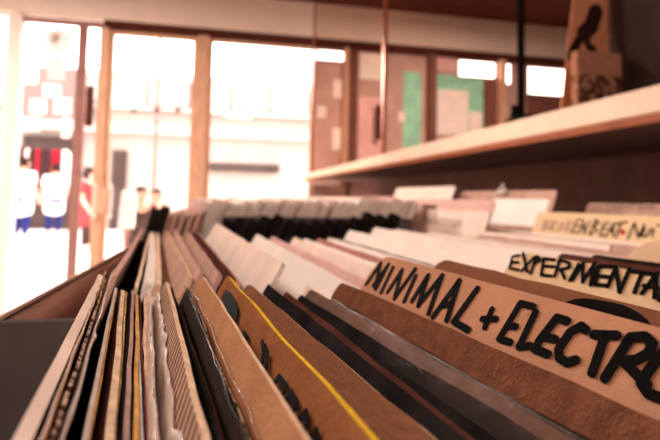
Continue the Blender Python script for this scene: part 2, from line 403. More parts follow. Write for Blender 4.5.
add_writing(mbM, cardM, c4, [[(150, 90), (95, 72), (0, 195), (-25, 245), (45, 272)], [(20, 175), (85, 190)], [(255, 140), (230, 118), (170, 150), (105, 245), (110, 295), (150, 318), (200, 305)],
    [(300, 165), (425, 170)], [(358, 180), (290, 375)], [(500, 180), (360, 405)], [(500, 180), (580, 175), (622, 215), (600, 270), (530, 305), (460, 310)], [(470, 320), (590, 440)],
    [(680, 265), (600, 365), (560, 430), (600, 490), (680, 520)]], .0019)
lt = mbM.obj('lettering', 'ink', cardM); lt.location.x = -.0001
mbE = MB()
e5, e6 = (500, 245, 7.333), (570, 250, 7.333)
add_writing(mbE, cardE, e5, [[(95, 85), (72, 168)], [(95, 85), (142, 76)], [(85, 125), (135, 130)], [(72, 170), (140, 185)], [(170, 60), (200, 195)], [(250, 90), (160, 190)],
    [(270, 82), (225, 210)], [(270, 82), (298, 108), (252, 142)], [(322, 100), (303, 222)], [(322, 100), (400, 110)], [(315, 155), (400, 160)], [(303, 222), (380, 228)],
    [(440, 110), (403, 228)], [(440, 110), (505, 130), (512, 165), (440, 182)], [(450, 185), (475, 245)], [(578, 140), (512, 262)]], .0012)
add_writing(mbE, cardE, e6, [[(20, 220), (98, 97), (95, 235), (185, 95), (152, 258)], [(215, 120), (185, 256)], [(215, 120), (330, 125)], [(200, 190), (300, 200)], [(185, 256), (285, 262)],
    [(335, 130), (280, 270)], [(340, 130), (365, 310), (440, 140)], [(440, 155), (620, 180)], [(530, 170), (475, 312)], [(530, 320), (640, 170)], [(640, 170), (622, 350)], [(545, 262), (640, 282)],
    [(700, 190), (660, 370), (740, 385)]], .00135)
lt = mbE.obj('lettering', 'ink', cardE); lt.location.x = -.0001
# scrawl and dark oval patch on the yellow-edged sleeve
mbY = MB(); yc = (260, 340, 4.4)
add_writing(mbY, rY, yc, [[(20, 30), (15, 100)], [(35, 60), (30, 130)], [(60, 205), (85, 165), (118, 210), (95, 262)], [(105, 285), (140, 235), (165, 290), (140, 335)],
    [(165, 375), (205, 320), (212, 370), (190, 430)], [(225, 440), (250, 405), (260, 470)]], .0013)
add_writing(mbY, rY, (190, 260, 4.4), [[(150, 160), (170, 175), (190, 215), (200, 250), (195, 275)]], .0042)  # broad black stroke for the oval patch
add_writing(mbY, rY, (190, 260, 4.4), [[(240, 320), (255, 345)], [(320, 360), (330, 410)]], .0011)
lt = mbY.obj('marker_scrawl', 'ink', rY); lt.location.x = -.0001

# ------------------------------------------------------------------ second bin
YN, YF = .2, .51
G2 = 'sleeves in the second bin'
record((110, 276), YN, vp=(162, 199), far=False, face='gray_pink', edge='pink_pale', t=.0022, phi=16*D2R, label='outermost pinkish sleeve at the front rail of the second bin')
record((134, 288), YN, vp=(160, 199), far=False, face='black_sleeve', edge='tan_edge', t=.0014, phi=17.5*D2R, label='thin dark sleeve with tan edge, second from the rail in the second bin')
record((146, 283), YN, vp=(155, 199), far=False, face='white_sleeve', edge='white_edge', t=.0034, phi=19*D2R, label='bright white sleeve near the front of the second bin')
record((156, 284), YN, vp=(158, 199), far=False, face='cream', edge='tan_edge', t=.0022, phi=21*D2R, label='cream sleeve just behind the bright white one in the second bin')
record((189, 276), YN, vp=(151, 199), far=False, face='tan_sleeve', edge='tan_edge', t=.002, phi=26*D2R, label='tan sleeve showing a broad face, mid front of the second bin')
record((199, 272), YN, vp=(158, 199), far=False, face='tan_sleeve', edge='pink_pale', t=.002, phi=27*D2R, label='tan sleeve with pale edge right behind the broad-faced tan one')
record((219, 275), YN, vp=(164, 199), far=False, face='tan_sleeve', edge='pink_pale', t=.0022, phi=28*D2R, label='brownish sleeve with pale pink edge above the yellow-edged sleeve')
record((239, 281), YN, vp=(166, 196), far=False, face='brown_dark', edge='pink_pale', t=.002, phi=28*D2R, label='dark sleeve with light edge in front of the large blank cream sleeve')
record((283, 263), YN, vp=(172, 196), far=False, face='cream', edge='white_edge', t=.002, phi=30*D2R, label='large blank cream sleeve facing the aisle in the second bin')
specs = [((257, 234), 'white_sleeve', 'white_edge'), ((272, 236), 'pink_pale', 'white_edge'), ((294, 237), 'cream', 'white_edge'), ((304, 238), 'white_sleeve', 'pink_pale'),
         ((318, 238), 'rose', 'pink_pale'), ((328, 237), 'white_sleeve', 'white_edge'), ((336, 238), 'gray_sleeve', 'white_edge'), ((349, 230), 'white_sleeve', 'gold_edge'), ((374, 227), 'white_sleeve', 'white_edge'),
         ((396, 229), 'cream', 'pink_pale'), ((412, 233), 'pink_pale', 'white_edge'), ((428, 232), 'white_sleeve', 'white_edge'), ((446, 234), 'rose', 'pink_pale'), ((462, 235), 'cream', 'worn_edge'), ((478, 234), 'tan_sleeve', 'white_edge')]
words2 = ['white sleeve whose corner rises beyond the large blank cream one', 'pale pink sleeve after the white cornered one', 'cream sleeve with a raised corner by the dark empty bin', 'white sleeve with pink edge, next past the raised cream corner',
          'rose brown sleeve end showing above the tall brown divider', 'white sleeve behind the rose brown one', 'grey sleeve with white edge before the gold-edged white one', 'white sleeve with golden corner beside the dark empty bin',
          'bright white sleeve standing just past the golden-cornered one', 'cream sleeve above the M of the MINIMAL card', 'pale pink sleeve behind the tan bordered divider', 'white sleeve below the pale card with faint grey printing',
          'rose sleeve below the pale card with faint grey printing', 'cream sleeve with worn edge under the clipped cards', 'tan sleeve in front of the long white strip-edged sleeve']
for (px, fc, eg), lb in zip(specs, words2):
    record(px, YF, vp=(186, 196), face=fc, edge=eg, t=random.uniform(.0024, .004), phi=30*D2R, label=lb)
record((497, 236), YF, vp=(223, 195), face='white_sleeve', edge='white_edge', t=.006, phi=30*D2R, cover=('film', .001, .01, 0), label='long glossy white-edged sleeve below the BROKEN BEAT card')
record((520, 246), YF, vp=(223, 195), face='brown_dark', edge='red_edge', t=.004, phi=30*D2R, label='dark brown sleeve behind the glossy white-edged one')
record((570, 252), YF, vp=(223, 195), face='black_sleeve', edge='worn_edge', t=.004, phi=30*D2R, label='black sleeve below the NU lettering of the BROKEN BEAT card')

# ------------------------------------------------------------------ third bin and the lettered cards under the shelf
def place(X, Y, z, az, phi, mats, L=L12, H=H12, t=.003, near=True, name='record_sleeve', cat='record', label=None, group=None, **kw):
    SEED[0] += 1
    o = sleeve_mesh(name, mats, L=L, H=H, t=t, seed=SEED[0], n=kw.pop('n', 10), **kw)
    d = Vector((math.sin(az), math.cos(az), -.006)); o.matrix_world = orient(Vector((X, Y, z)), d, phi, L, H, not near)
    return tag(o, label, cat, group)
light = ['white_sleeve', 'cream', 'pink_pale', 'white_sleeve', 'tan_sleeve', 'gray_pink']
G3 = 'sleeves in the bin behind the dark gap'
x = 205
while x < 416:
    P = aty(x, random.uniform(199, 204)-(x > 355)*3, .74)
    f = random.choice(light)
    place(P.x, .74+random.uniform(-.01, .01), P.z, -7*D2R, 24*D2R, [f, 'white_edge'], t=random.uniform(.008, .012),
          label='pale sleeve packed in the bin beyond the dark empty gap', group=G3)
    x += random.choice([5, 6, 7, 8])
for x in range(226, 408, 13):  # black blocks added for the ragged shade in the empty gap
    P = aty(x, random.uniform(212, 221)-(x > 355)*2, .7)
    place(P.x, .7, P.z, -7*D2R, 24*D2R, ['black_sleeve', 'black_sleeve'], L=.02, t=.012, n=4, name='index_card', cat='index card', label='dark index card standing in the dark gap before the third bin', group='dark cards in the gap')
def far_div(px, Y, face, label, H=.335, near=False, L=L12, **kw):
    return divider(px, Y, face, 'red_edge', label, H=H, far=not near, phi=22*D2R, L=L, t=.002, bend=.0002, jag=.0002, vp=(148, 196), **kw)
cardP = far_div((491, 212), .84, 'cream', 'pale card with faint grey printing under the shelf', near=True)
cardB = far_div((538, 211.5), .8, 'label_cream', 'divider card lettered BROKEN BEAT with a red dot', )
cardT = far_div((456, 186), 1.15, 'cream', 'tallest blank cream card standing under the shelf', near=True, H=.36)
cardC = far_div((558, 190), .86, 'tan_sleeve', 'tan card with a white paper label, metal clip on top', near=True, H=.35)
cardN = far_div((588, 203), .82, 'tan_sleeve', 'lettered buff card behind the BROKEN BEAT card', H=.345)
cardW = far_div((496, 200), .9, 'pink_pale', 'pinkish blank card between the faint-print card and the clipped card', near=True, H=.34)
mb = MB()
add_writing(mb, cardB, (530, 205, 5.077), [[(80, 75), (62, 130)], [(80, 75), (100, 85), (75, 100), (95, 115), (62, 130)], [(115, 80), (100, 135)], [(115, 80), (140, 90), (110, 105), (130, 135)],
    [(160, 90), (145, 110), (150, 130), (168, 120), (170, 95), (160, 90)], [(195, 80), (180, 135)], [(218, 85), (187, 110), (207, 138)]], .0022)
mb.obj('faded_lettering', 'ink_gray', cardB).location.x = -.0001
mb = MB()
add_writing(mb, cardB, (530, 205, 5.077), [[(240, 75), (215, 135)], [(240, 75), (270, 75)], [(230, 105), (255, 105)], [(215, 138), (245, 140)], [(272, 85), (250, 140)], [(272, 85), (275, 145), (300, 85)],
    [(335, 75), (300, 150)], [(335, 75), (350, 90), (322, 110), (342, 130), (300, 152)], [(375, 95), (355, 155)], [(375, 95), (402, 92)], [(367, 120), (390, 120)], [(355, 155), (385, 155)],
    [(385, 160), (425, 95), (420, 160)], [(400, 135), (425, 130)], [(430, 95), (495, 88)], [(462, 92), (435, 165)],
    [(530, 90), (495, 175)], [(530, 90), (550, 165), (580, 100)], [(582, 120), (565, 160), (592, 160), (615, 120)], [(628, 122), (620, 160)], [(645, 102), (680, 104)]], .0028)
mb.obj('lettering', 'ink', cardB).location.x = -.0001
mb = MB(); add_writing(mb, cardB, (530, 205, 5.077), [[(466, 137), (474, 139)]], .008); mb.obj('red_dot', 'ink_red', cardB).location.x = -.0001
mb = MB(); nc = (588, 200, 10)   # scratchy capitals ...MENT BA
add_writing(mb, cardN, nc, [[(40, 95), (60, 50), (80, 95)], [(105, 95), (105, 50), (140, 55), (140, 95)], [(180, 50), (220, 50)], [(200, 50), (195, 95)], [(240, 95), (245, 50), (262, 80), (280, 50), (285, 95)],
    [(310, 50), (305, 95), (345, 95)], [(310, 50), (350, 50)], [(308, 72), (340, 72)], [(370, 95), (375, 50), (410, 95), (415, 50)], [(430, 50), (475, 50)], [(452, 50), (448, 95)],
    [(515, 50), (510, 95)], [(515, 50), (545, 58), (515, 70), (550, 84), (510, 95)], [(570, 95), (595, 50), (615, 95)], [(580, 80), (608, 80)], [(635, 50), (632, 95)], [(635, 50), (665, 60), (640, 72), (668, 95)]], .003)
mb.obj('lettering', 'ink_gray', cardN).location.x = -.0001
yz = [local_px(cardC, 494, 199), local_px(cardC, 550, 199), local_px(cardC, 550, 228)]
paper_label(cardC, yz[1][0], yz[0][0], yz[2][1], yz[0][1], 'paper')
# faint printing on the pale card
def text_mesh(name, body, size, m, parent, y, z):
    cu = bpy.data.curves.new('t', 'FONT'); cu.body = body; cu.size = size; cu.extrude = .0001; cu.resolution_u = 2
    to = bpy.data.objects.new('t', cu); COL.objects.link(to)
    dg = bpy.context.evaluated_depsgraph_get(); me = bpy.data.meshes.new_from_object(to.evaluated_get(dg)); bpy.data.objects.remove(to)
    # text x -> local -y (reads from the far end towards the camera), text y -> local z, outward normal -x
    me.transform(Matrix(((0, 0, -1, -.0003), (-1, 0, 0, y), (0, 1, 0, z), (0, 0, 0, 1))))
    me.materials.append(MT[m]); o = bpy.data.objects.new(name, me); COL.objects.link(o); o.parent = parent; return o
p0 = local_px(cardP, 421, 224)
text_mesh('printed_lettering', 'Pedestrian', .036, 'ink_gray', cardP, p0[0], p0[1])
# bulldog clip on the clipped card
kp = local_px(cardC, 502, 192)
mb = MB(); zt = .35
mb.prism([(-.006, zt-.012), (.008, zt-.012), (.004, zt+.004), (-.002, zt+.004)], 'y', kp[0]-.016, kp[0]+.016)
k = mb.obj('bulldog_clip', 'metal_bright', None, bevel=.0008); k.matrix_world = cardC.matrix_world.copy()
tag(k, 'small shiny metal clip gripping the top of the tan card', 'clip')
MB().tube([(-.003, kp[0]-.008, zt+.002), (-.006, kp[0], zt+.018), (-.003, kp[0]+.008, zt+.002)], .0012, 6).obj('clip_handle', 'metal_bright', k)

# ------------------------------------------------------------------ far bins
G4 = 'blurred far sleeves'
for row in range(5):
    Yn = 1.12+row*.4
    n = [24, 22, 20, 16, 12][row]
    for i in range(n):
        X = -.05+.62*i/n+random.uniform(-.006, .006)
        z = .982+random.uniform(-.012, .006)
        if .40 < X < .6 and row < 2: z += .006
        place(X, Yn+random.uniform(0, .03), z, (random.uniform(-9, -5) if X > .04 else -3*max(0, (X+.05)/.09))*D2R, 23*D2R, [random.choice(light), random.choice(['white_edge', 'pink_pale', 'cream'])], t=.006, n=4,
              label='pale blurred sleeve in the far bins towards the window', group=G4)
G5 = 'sleeves beside the lettered cards'
for i in range(12):
    X = .18+i*.032
    place(X+.03, .57+random.uniform(-.01, .01) if i > 8 else 1.06, .944 if i > 8 else .985, -8*D2R, 24*D2R, [random.choice(light+['brown_dark', 'black_sleeve']), 'worn_edge'], t=.004,
          label='worn-edged sleeve among the cards under the shelf', group=G5)
# two black blocks standing in for the shaded gap past the second bin
for px, lb in (((153, 208), 'black card standing by the front rail at the end of the second bin'), ((161, 206), 'second black card in from the front rail at the end of the second bin')):
    P = aty(px[0], px[1], .515); place(P.x, .515, P.z, -2*D2R, 14*D2R, ['black_sleeve', 'black_sleeve'], L=.02, t=.008, n=4, name='index_card', cat='index card', label=lb)
for px, m in (((166, 214), 'cream'), ((174, 213), 'pink_pale'), ((182, 213), 'white_sleeve'), ((190, 214), 'cream'), ((198, 212), 'tan_sleeve')):
    P = aty(px[0], px[1], .6); place(P.x, .6, P.z, -.8*D2R, 16*D2R, [m, 'pink_pale'], t=.005, n=6, label='pale sleeve behind the black cards at the front of the third bin', group='pale sleeves at the front of the third bin')

# ------------------------------------------------------------------ counter with bins
RX, RZ, BZ, BX = -.078, .954, .655, .93
YE = 3.35
ctr = empty('record_counter', (.4, 1.5, 0), 'long black record counter full of browser bins beneath the white shelf', 'record counter')
def part(mb, name, m, parent, **kw):
    o = mb.obj(name, m, parent, **kw)
    o.matrix_parent_inverse = Matrix.Translation(-Vector(parent.location)); return o
mb = MB(); mb.prism([(RX-.005, RZ-.003), (RX+.001, RZ-.003), (RX-.10, BZ-.03), (RX-.118, BZ-.03)], 'y', -.35, YE); part(mb, 'front_panel', 'rail_wood', ctr)
mb = MB(); mb.box((RX-.003, -.35, RZ-.003), (RX+.001, YE, RZ)); part(mb, 'front_rail', 'rail_wood', ctr, bevel=.002)
mb = MB(); mb.box((RX-.10, -.35, BZ-.03), (BX, YE, BZ-.004)); part(mb, 'bin_floor', 'bin_black', ctr)
mb = MB(); mb.box((BX, -.35, BZ-.03), (BX+.02, YE, .99)); part(mb, 'back_panel', 'back_brown', ctr)
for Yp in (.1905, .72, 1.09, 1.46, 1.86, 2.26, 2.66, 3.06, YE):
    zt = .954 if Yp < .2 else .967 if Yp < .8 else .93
    mb = MB(); xa, xb = (aty(222, 215, .72).x, aty(411, 215, .72).x) if .7 < Yp < .8 else (RX, BX)  # the one past the second bin is cut to stand in for shade
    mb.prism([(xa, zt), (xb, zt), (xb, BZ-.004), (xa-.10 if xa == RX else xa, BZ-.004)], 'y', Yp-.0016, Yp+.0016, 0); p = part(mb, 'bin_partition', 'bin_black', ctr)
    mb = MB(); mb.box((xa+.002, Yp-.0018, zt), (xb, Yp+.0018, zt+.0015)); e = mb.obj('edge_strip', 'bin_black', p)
mb = MB(); mb.box((RX-.08, -.3, 0), (BX, YE-.05, BZ-.03)); part(mb, 'plinth', 'bin_black', ctr)

# ------------------------------------------------------------------ wall shelf with glass fronts
SX = .62
zT, zW, zB = 1.175, 1.1335, 1.1202
sh = empty('wall_shelf', (SX, 1.5, zB), 'long white shelf with brown lower lip above the record bins', 'shelf')
SY0, SY1 = -.4, 4.12
mb = MB(); mb.box((SX, SY0, zW), (SX+.02, SY1, zT)); part(mb, 'front_edge', 'shelf_white', sh, bevel=.002)
mb = MB(); mb.box((SX+.001, SY0, zB), (SX+.018, SY1, zW)); part(mb, 'lower_lip', 'shelf_brown', sh)
mb = MB(); mb.box((SX+.02, SY0, zW+.006), (1.02, SY1, zT-.004)); part(mb, 'board', 'shelf_white', sh)
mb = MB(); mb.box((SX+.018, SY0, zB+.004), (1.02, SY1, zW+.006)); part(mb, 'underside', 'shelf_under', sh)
# panes
GX = SX+.035
seams = [atx(313, 90, GX).y, atx(384, 90, GX).y, atx(520, 80, GX).y, -.35]
ends = [4.1]+seams
labs = ['sliding glass pane nearest the shop window above the shelf', 'sliding glass pane in the middle above the shelf', 'sliding glass pane above the shelf beside the black clip', 'sliding glass pane in front of the tan picture card']
ptop = 2.62
for i in range(4):
    y1, y0 = ends[i], ends[i+1]
    if i == 0: continue
    e = empty('glass_pane', (GX, y1, zT), labs[i], 'glass pane', 'sliding panes on the shelf')
    part(MB().box((GX-.003, y0+.006, zT+.001), (GX+.003, y1-.006, ptop)), 'glass', 'cab', e)
    m = ['copper', 'copper', 'copper', 'clip_black'][i]
    w = [.006, .016, .013, .008][i]
    part(MB().box((GX-.008, y1-w, zT+.001), (GX+.008, y1, ptop)), 'edge_post', m, e, bevel=.001)
    if i == 3:
        q = atx(520, 121, GX); 
        mbk = MB(); mbk.lathe((GX-.012, y1, zT+.001), [(.022, 0), (.024, .004), (.012, .012), (.009, .03), (.011, .04)], 16)
        mbk.box((GX-.03, y1-.075, zT+.001), (GX-.004, y1, zT+.010))
        part(mbk, 'pane_clip', 'clip_black', e, bevel=.0015)
# picture card and book standing on the shelf behind the glass
def leaning_card(name, label, cat, Y, x0, x1, zt, m, t=.004):
    o = MB().prism([(x0, zT), (x1, zT), (x1, zt), (x0, zt)], 'y', Y, Y+t).obj(name, m); return tag(o, label, cat)
Yc = 1.28
a0, a1 = aty(566, 58, Yc), aty(607, 0, Yc)
pc = MB().prism([(aty(560, 80, Yc).x-.01, zT-.003), (a1.x+.0, zT-.003), (aty(608, -30, Yc).x, 1.78), (aty(580, -30, Yc).x, 1.78)], 'y', Yc, Yc+.004).obj('picture_card', 'picture_tan')
tag(pc, 'tan picture card with a dark looping figure behind the glass', 'picture')
mb = MB(); pq = (560, 0, 4.19)
def pcpt(a, b): p = aty(pq[0]+a/pq[2], pq[1]+b/pq[2], Yc-.0005); return (p.x, p.z)
def strokes_xz(mb, pts, w, Y):
    q = MB(); stroke_mesh(q, pts, w, .001)
    mb.add([(v[1], Y+v[0], v[2]) for v in q.v], q.f)
strokes_xz(mb, [pcpt(150, 50), pcpt(130, 110), pcpt(100, 140)], .05, Yc)
strokes_xz(mb, [pcpt(100, 140), pcpt(75, 175), pcpt(45, 235)], .03, Yc)
strokes_xz(mb, [pcpt(110, 150), pcpt(118, 195), pcpt(140, 205)], .022, Yc)
mb.obj('dark_figure', 'picture_dark', pc)
Yb = 1.2
b0, b1 = aty(578, 98, Yb), aty(622, 60, Yb)
bk = MB().box((b0.x, Yb, zT-.003), (b1.x, Yb+.03, aty(600, 75, Yb).z)).obj('book', 'cover_mix', bevel=.002)
tag(bk, 'dark patterned book standing upright behind the glass', 'book')
MB().box((b0.x+.0, Yb+.002, aty(600, 75, Yb).z), (b1.x, Yb+.028, aty(600, 52, Yb).z)).obj('pale_jacket', 'tan_sleeve', bk)

# ------------------------------------------------------------------ room shell
FY = 4.2
HZ = 2.36
S = structure
S(MB().box((-4, -2.5, -.1), (5, 4.2, 0)).obj('floor', 'tile_floor'))
S(MB().box((-4, -2.5, 2.66), (5, 4.32, 2.75)).obj('ceiling', 'ceiling_brown'))
S(MB().box((-4, 4.16, HZ), (5, 4.30, 2.66)).obj('trim_1', 'plaster'))
S(MB().box((-4.1, -2.5, 0), (-4, 4.2, 2.66)).obj('wall_left', 'plaster'))
S(MB().box((-4.1, -2.6, 0), (5, -2.5, 2.66)).obj('wall_back', 'plaster'))
S(MB().box((1.03, -2.5, 0), (1.06, 4.16, zT-.01)).obj('wall_right', 'back_brown'))
S(MB().box((1.12, -2.5, zT-.01), (1.16, atx(609, 40, 1.12).y, 2.66)).obj('wall_side', 'wall_dark'))
S(MB().box((5, -2.5, 0), (5.1, 4.3, 2.66)).obj('wall_far', 'wall_dark'))
S(MB().box((1.16, atx(609, 40, 1.12).y-.04, 0), (5, atx(609, 40, 1.12).y, 2.66)).obj('wall_cross', 'wall_dark'))
def X(px, py=110): return aty(px, py, FY).x
def Z(px, py): return aty(px, py, FY).z
def bar(name, m, x0, x1, z0, z1, y0=4.17, y1=4.25, **kw): return S(MB().box((x0, y0, z0), (x1, y1, z1)).obj(name, m, **kw))
bar('trim_2', 'wood_dark', X(100), 5, HZ-.075, HZ)                       # head rail
S(bar('trim_3', 'wood', X(195), X(208), 0, HZ-.07, 4.14, 4.27, bevel=.006))
S(bar('trim_4', 'wood', X(98), X(107), 0, HZ-.07, 4.14, 4.27, bevel=.006))
def window(n, x0, x1, z0, z1, fw, m):
    fr = MB().box((x0, 4.19, z0), (x0+fw, 4.235, z1)).box((x1-fw, 4.19, z0), (x1, 4.235, z1)).box((x0+fw, 4.19, z0), (x1-fw, 4.235, z0+fw)).box((x0+fw, 4.19, z1-fw), (x1-fw, 4.235, z1))
    f = S(fr.obj('window_%d' % n, m)); MB().box((x0+fw, 4.21, z0+fw), (x1-fw, 4.216, z1-fw)).obj('window_pane', 'pane', f); return f
window(1, X(107), X(195), .2, HZ-.075, .03, 'wood')
window(2, X(208), X(313), .2, HZ-.075, .025, 'wood')
bar('trim_5', 'wood_dark', X(208), X(313), .62, .70, 4.19, 4.24)
bar('trim_6', 'plaster', X(107), 5, 0, .2)
# entrance door: white frame, glazed leaf with stile, pull handle and lock box
S(bar('door_frame', 'door_white', X(7), X(19), 0, HZ, 4.15, 4.26, bevel=.01))
dr = S(MB().box((X(75), 4.18, .0), (X(84), 4.23, HZ-.02)).box((X(19), 4.18, HZ-.06), (X(75), 4.23, HZ-.02)).box((X(84), 4.18, HZ-.06), (X(98), 4.23, HZ-.02)).obj('door_1', 'stile_gray'))
MB().box((X(84), 4.2, .05), (X(98), 4.206, HZ-.06)).obj('door_pane', 'pane', dr)
MB().box((X(19), 4.2, .05), (X(75), 4.206, HZ-.06)).obj('door_pane', 'pane', dr)
hx = X(92); mb = MB(); mb.box((hx-.022, 4.10, Z(92, 128)), (hx+.03, 4.13, Z(92, 88))); mb.tube([(hx, 4.12, Z(92, 94)), (hx-.04, 4.18, Z(92, 94))], .012); mb.tube([(hx, 4.12, Z(92, 122)), (hx-.04, 4.18, Z(92, 122))], .012)
mb.obj('door_handle', 'wood_dark', dr, bevel=.004)
lx0, lx1 = X(99, 200), X(111, 200)
mb = MB(); mb.box((lx0, 4.08, Z(105, 214)), (lx1, 4.14, Z(105, 188))); mb.obj('lock_box', 'wood', dr, bevel=.006)
MB().box((lx0-.02, 4.10, Z(105, 218)), (lx0, 4.14, Z(105, 184))).box((lx1, 4.10, Z(105, 218)), (lx1+.02, 4.14, Z(105, 184))).obj('lock_plate', 'door_white', dr, bevel=.004)
# left of the door another pane
window(3, -4, X(7), .2, HZ, .03, 'door_white')

# frontage built behind the cabinet glass in place of reflections in it
def pane_only(n, x0, x1, z0, z1, m='pane'): return window(n, x0, x1, z0, z1, .018, 'stile_gray')
def z4(y, x=400): return Z(x, y)
window(4, X(315), X(345), z4(62, 330), HZ-.075, .015, 'stile_gray')
bar('wall_front_1', 'panel_taupe', X(314), X(345), 0, z4(62, 330), 4.2, 4.24)
bar('trim_7', 'wood', X(343), X(347), 0, HZ-.07, 4.15, 4.24)
bar('wall_front_2', 'panel_dark', X(347), X(357), 0, HZ-.07, 4.19, 4.24)
bar('wall_front_11', 'panel_taupe', X(357), X(390), z4(78, 370), z4(52, 370), 4.2, 4.24)
bar('trim_8', 'panel_dark', X(357), X(426), z4(52, 390), HZ-.07, 4.19, 4.24)
bar('wall_front_3', 'panel_taupe', X(357), X(389), 0, z4(78, 370), 4.2, 4.24)
bar('wall_front_4', 'panel_taupe', X(389), X(426), 0, z4(52, 400), 4.2, 4.24)
bar('trim_9', 'panel_dark', X(426), X(433), 0, HZ-.07, 4.12, 4.24)
window(6, X(457), X(498), z4(79, 480), z4(50, 480), .015, 'stile_gray')
bar('wall_front_5', 'panel_taupe', X(433), X(457), 0, HZ-.07, 4.2, 4.24)
bar('wall_front_6', 'panel_dark', X(457), X(500), 0, z4(79, 480), 4.2, 4.24)
bar('trim_10', 'wood', X(497), X(502), 0, HZ-.07, 4.12, 4.24)
window(7, X(504), X(513), z4(85, 508), z4(58, 508), .01, 'stile_gray')
bar('wall_front_7', 'panel_taupe', X(502), X(526), 0, z4(85, 508), 4.2, 4.24)
bar('wall_front_9', 'panel_taupe', X(513), X(526), z4(85, 508), HZ-.07, 4.2, 4.24)
window(8, X(526), X(580), z4(97, 550), z4(66, 550), .02, 'stile_gray')  # window added for the white glow reflected in the cabinet glass
bar('wall_front_8', 'panel_dark', X(526), 5, 0, z4(97, 550), 4.2, 4.24)
bar('wall_front_10', 'panel_dark', X(580), 5, z4(97, 550), HZ-.07, 4.2, 4.24)
def poster(name, label, px0, px1, py0, py1, m, y=4.196, cat='poster', group=None):
    y = y+.004
    xm, ym = (px0+px1)/2, (py0+py1)/2
    o = MB().box((X(px0, ym), y-.004, Z(xm, py1)), (X(px1, ym), y, Z(xm, py0))).obj(name, m); return tag(o, label, cat, group)
poster('poster', 'narrow green poster on the frontage seen through the middle glass pane', 403, 421, 72, 150, 'green')
poster('paper_notice', 'small pale notice stuck beside the narrow green poster', 398, 405, 112, 122, 'paper', 4.19, 'notice')
poster('poster', 'wide green poster behind the glass with a pale sheet over it', 434, 483, 76, 135, 'green')
poster('paper_sheet', 'pale sheet pinned over the wide green poster', 437, 468, 90, 135, 'paper', 4.19, 'paper sheet')
poster('paper_sheet', 'pinkish white sheet above the wide green poster', 434, 457, 50, 71, 'pink_paper', 4.19, 'paper sheet')
poster('paper_sheet', 'pale sheet low in the corner of the green poster', 469, 481, 112, 135, 'paper', 4.185, 'paper sheet')
poster('poster', 'pink poster on the taupe panel beside the copper post', 358, 380, 97, 160, 'pink_paper', 4.19)
poster('paper_sheet', 'pale sheet above the pink poster', 359, 381, 54, 80, 'paper', 4.185, 'paper sheet')
poster('paper_notice', 'white notice high on the taupe panel near the window', 333, 342, 80, 98, 'paper', 4.19, 'notice')
poster('paper_notice', 'white notice low on the taupe panel near the window', 332, 341, 128, 150, 'paper', 4.19, 'notice')
poster('paper_notice', 'small notice at mid height on the taupe panel', 317, 326, 106, 118, 'paper', 4.19, 'notice')
mb = MB(); hx = X(377); mb.box((hx-.02, 4.12, Z(377, 140)), (hx+.02, 4.16, Z(377, 106))); o = mb.obj('pull_handle', 'wood_dark', bevel=.004); tag(o, 'dark upright pull handle next to the pink poster', 'handle')

# ------------------------------------------------------------------ unseen ceiling panels added as fill light
for i, (lx, ly) in enumerate(((.2, -1.8), (-1.6, 2.4), (1.75, 2.6))):
    e = empty('ceiling_light', (lx, ly, 2.66), ['square white ceiling light over the aisle away from the window', 'square white ceiling light over the aisle by the entrance door', 'square white ceiling light behind the cabinet glass'][i], 'ceiling light', 'ceiling lights')
    part(MB().box((lx-.3, ly-.3, 2.60), (lx+.3, ly+.3, 2.66)), 'housing', 'door_white', e, bevel=.01)
    part(MB().box((lx-.27, ly-.27, 2.592), (lx+.27, ly+.27, 2.60)), 'diffuser', 'lamp_white', e)
    ld = bpy.data.lights.new('ceiling_lamp', 'AREA'); ld.size = .54; ld.energy = [36, 100, 66][i]; ld.color = (1, .85, .75)
    lo = bpy.data.objects.new('ceiling_lamp', ld); lo.location = (lx, ly, 2.585); COL.objects.link(lo)

# ------------------------------------------------------------------ street outside
S(MB().box((-30, 4.2, -.1), (30, 40, -.005)).obj('street', 'street'))
bd = empty('building', (-2, 14, 0), 'pale building with shop front across the street', 'building')
part(MB().box((-16, 14, 3.2), (14, 20, 4.2)), 'wall', 'facade_pale', bd)
part(MB().box((-16, 14.3, 0), (14, 20, 3.2)), 'shop_wall', 'facade_shop', bd)
part(MB().box((-16, 13.85, 2.55), (14, 14.1, 2.8)), 'fascia', 'facade_shop', bd)
for i in range(9):
    x0 = -11+i*2.2
    w = part(MB().box((x0, 13.96, 3.3), (x0+1.2, 14.05, 4.0)), 'window', 'facade_rose', bd)
    part(MB().box((x0+.1, 13.95, 3.36), (x0+1.1, 13.97, 3.94)), 'window_glass', 'facade_shop', bd)
def at14(px, py, Y=13.8): return aty(px, py, Y)
part(MB().box((at14(15, 190).x, 14.1, 0), (at14(72, 190).x, 14.28, 2.4)), 'shop_window', 'shop_dark', bd)
part(MB().box((at14(108, 190).x, 14.1, .0), (at14(122, 190).x, 14.28, 2.1)), 'shop_door', 'shop_dark', bd)
part(MB().box((at14(208, 165).x, 13.9, at14(240, 171).z), (at14(280, 165).x, 14.28, at14(240, 163).z)), 'shop_window', 'shop_dark', bd)
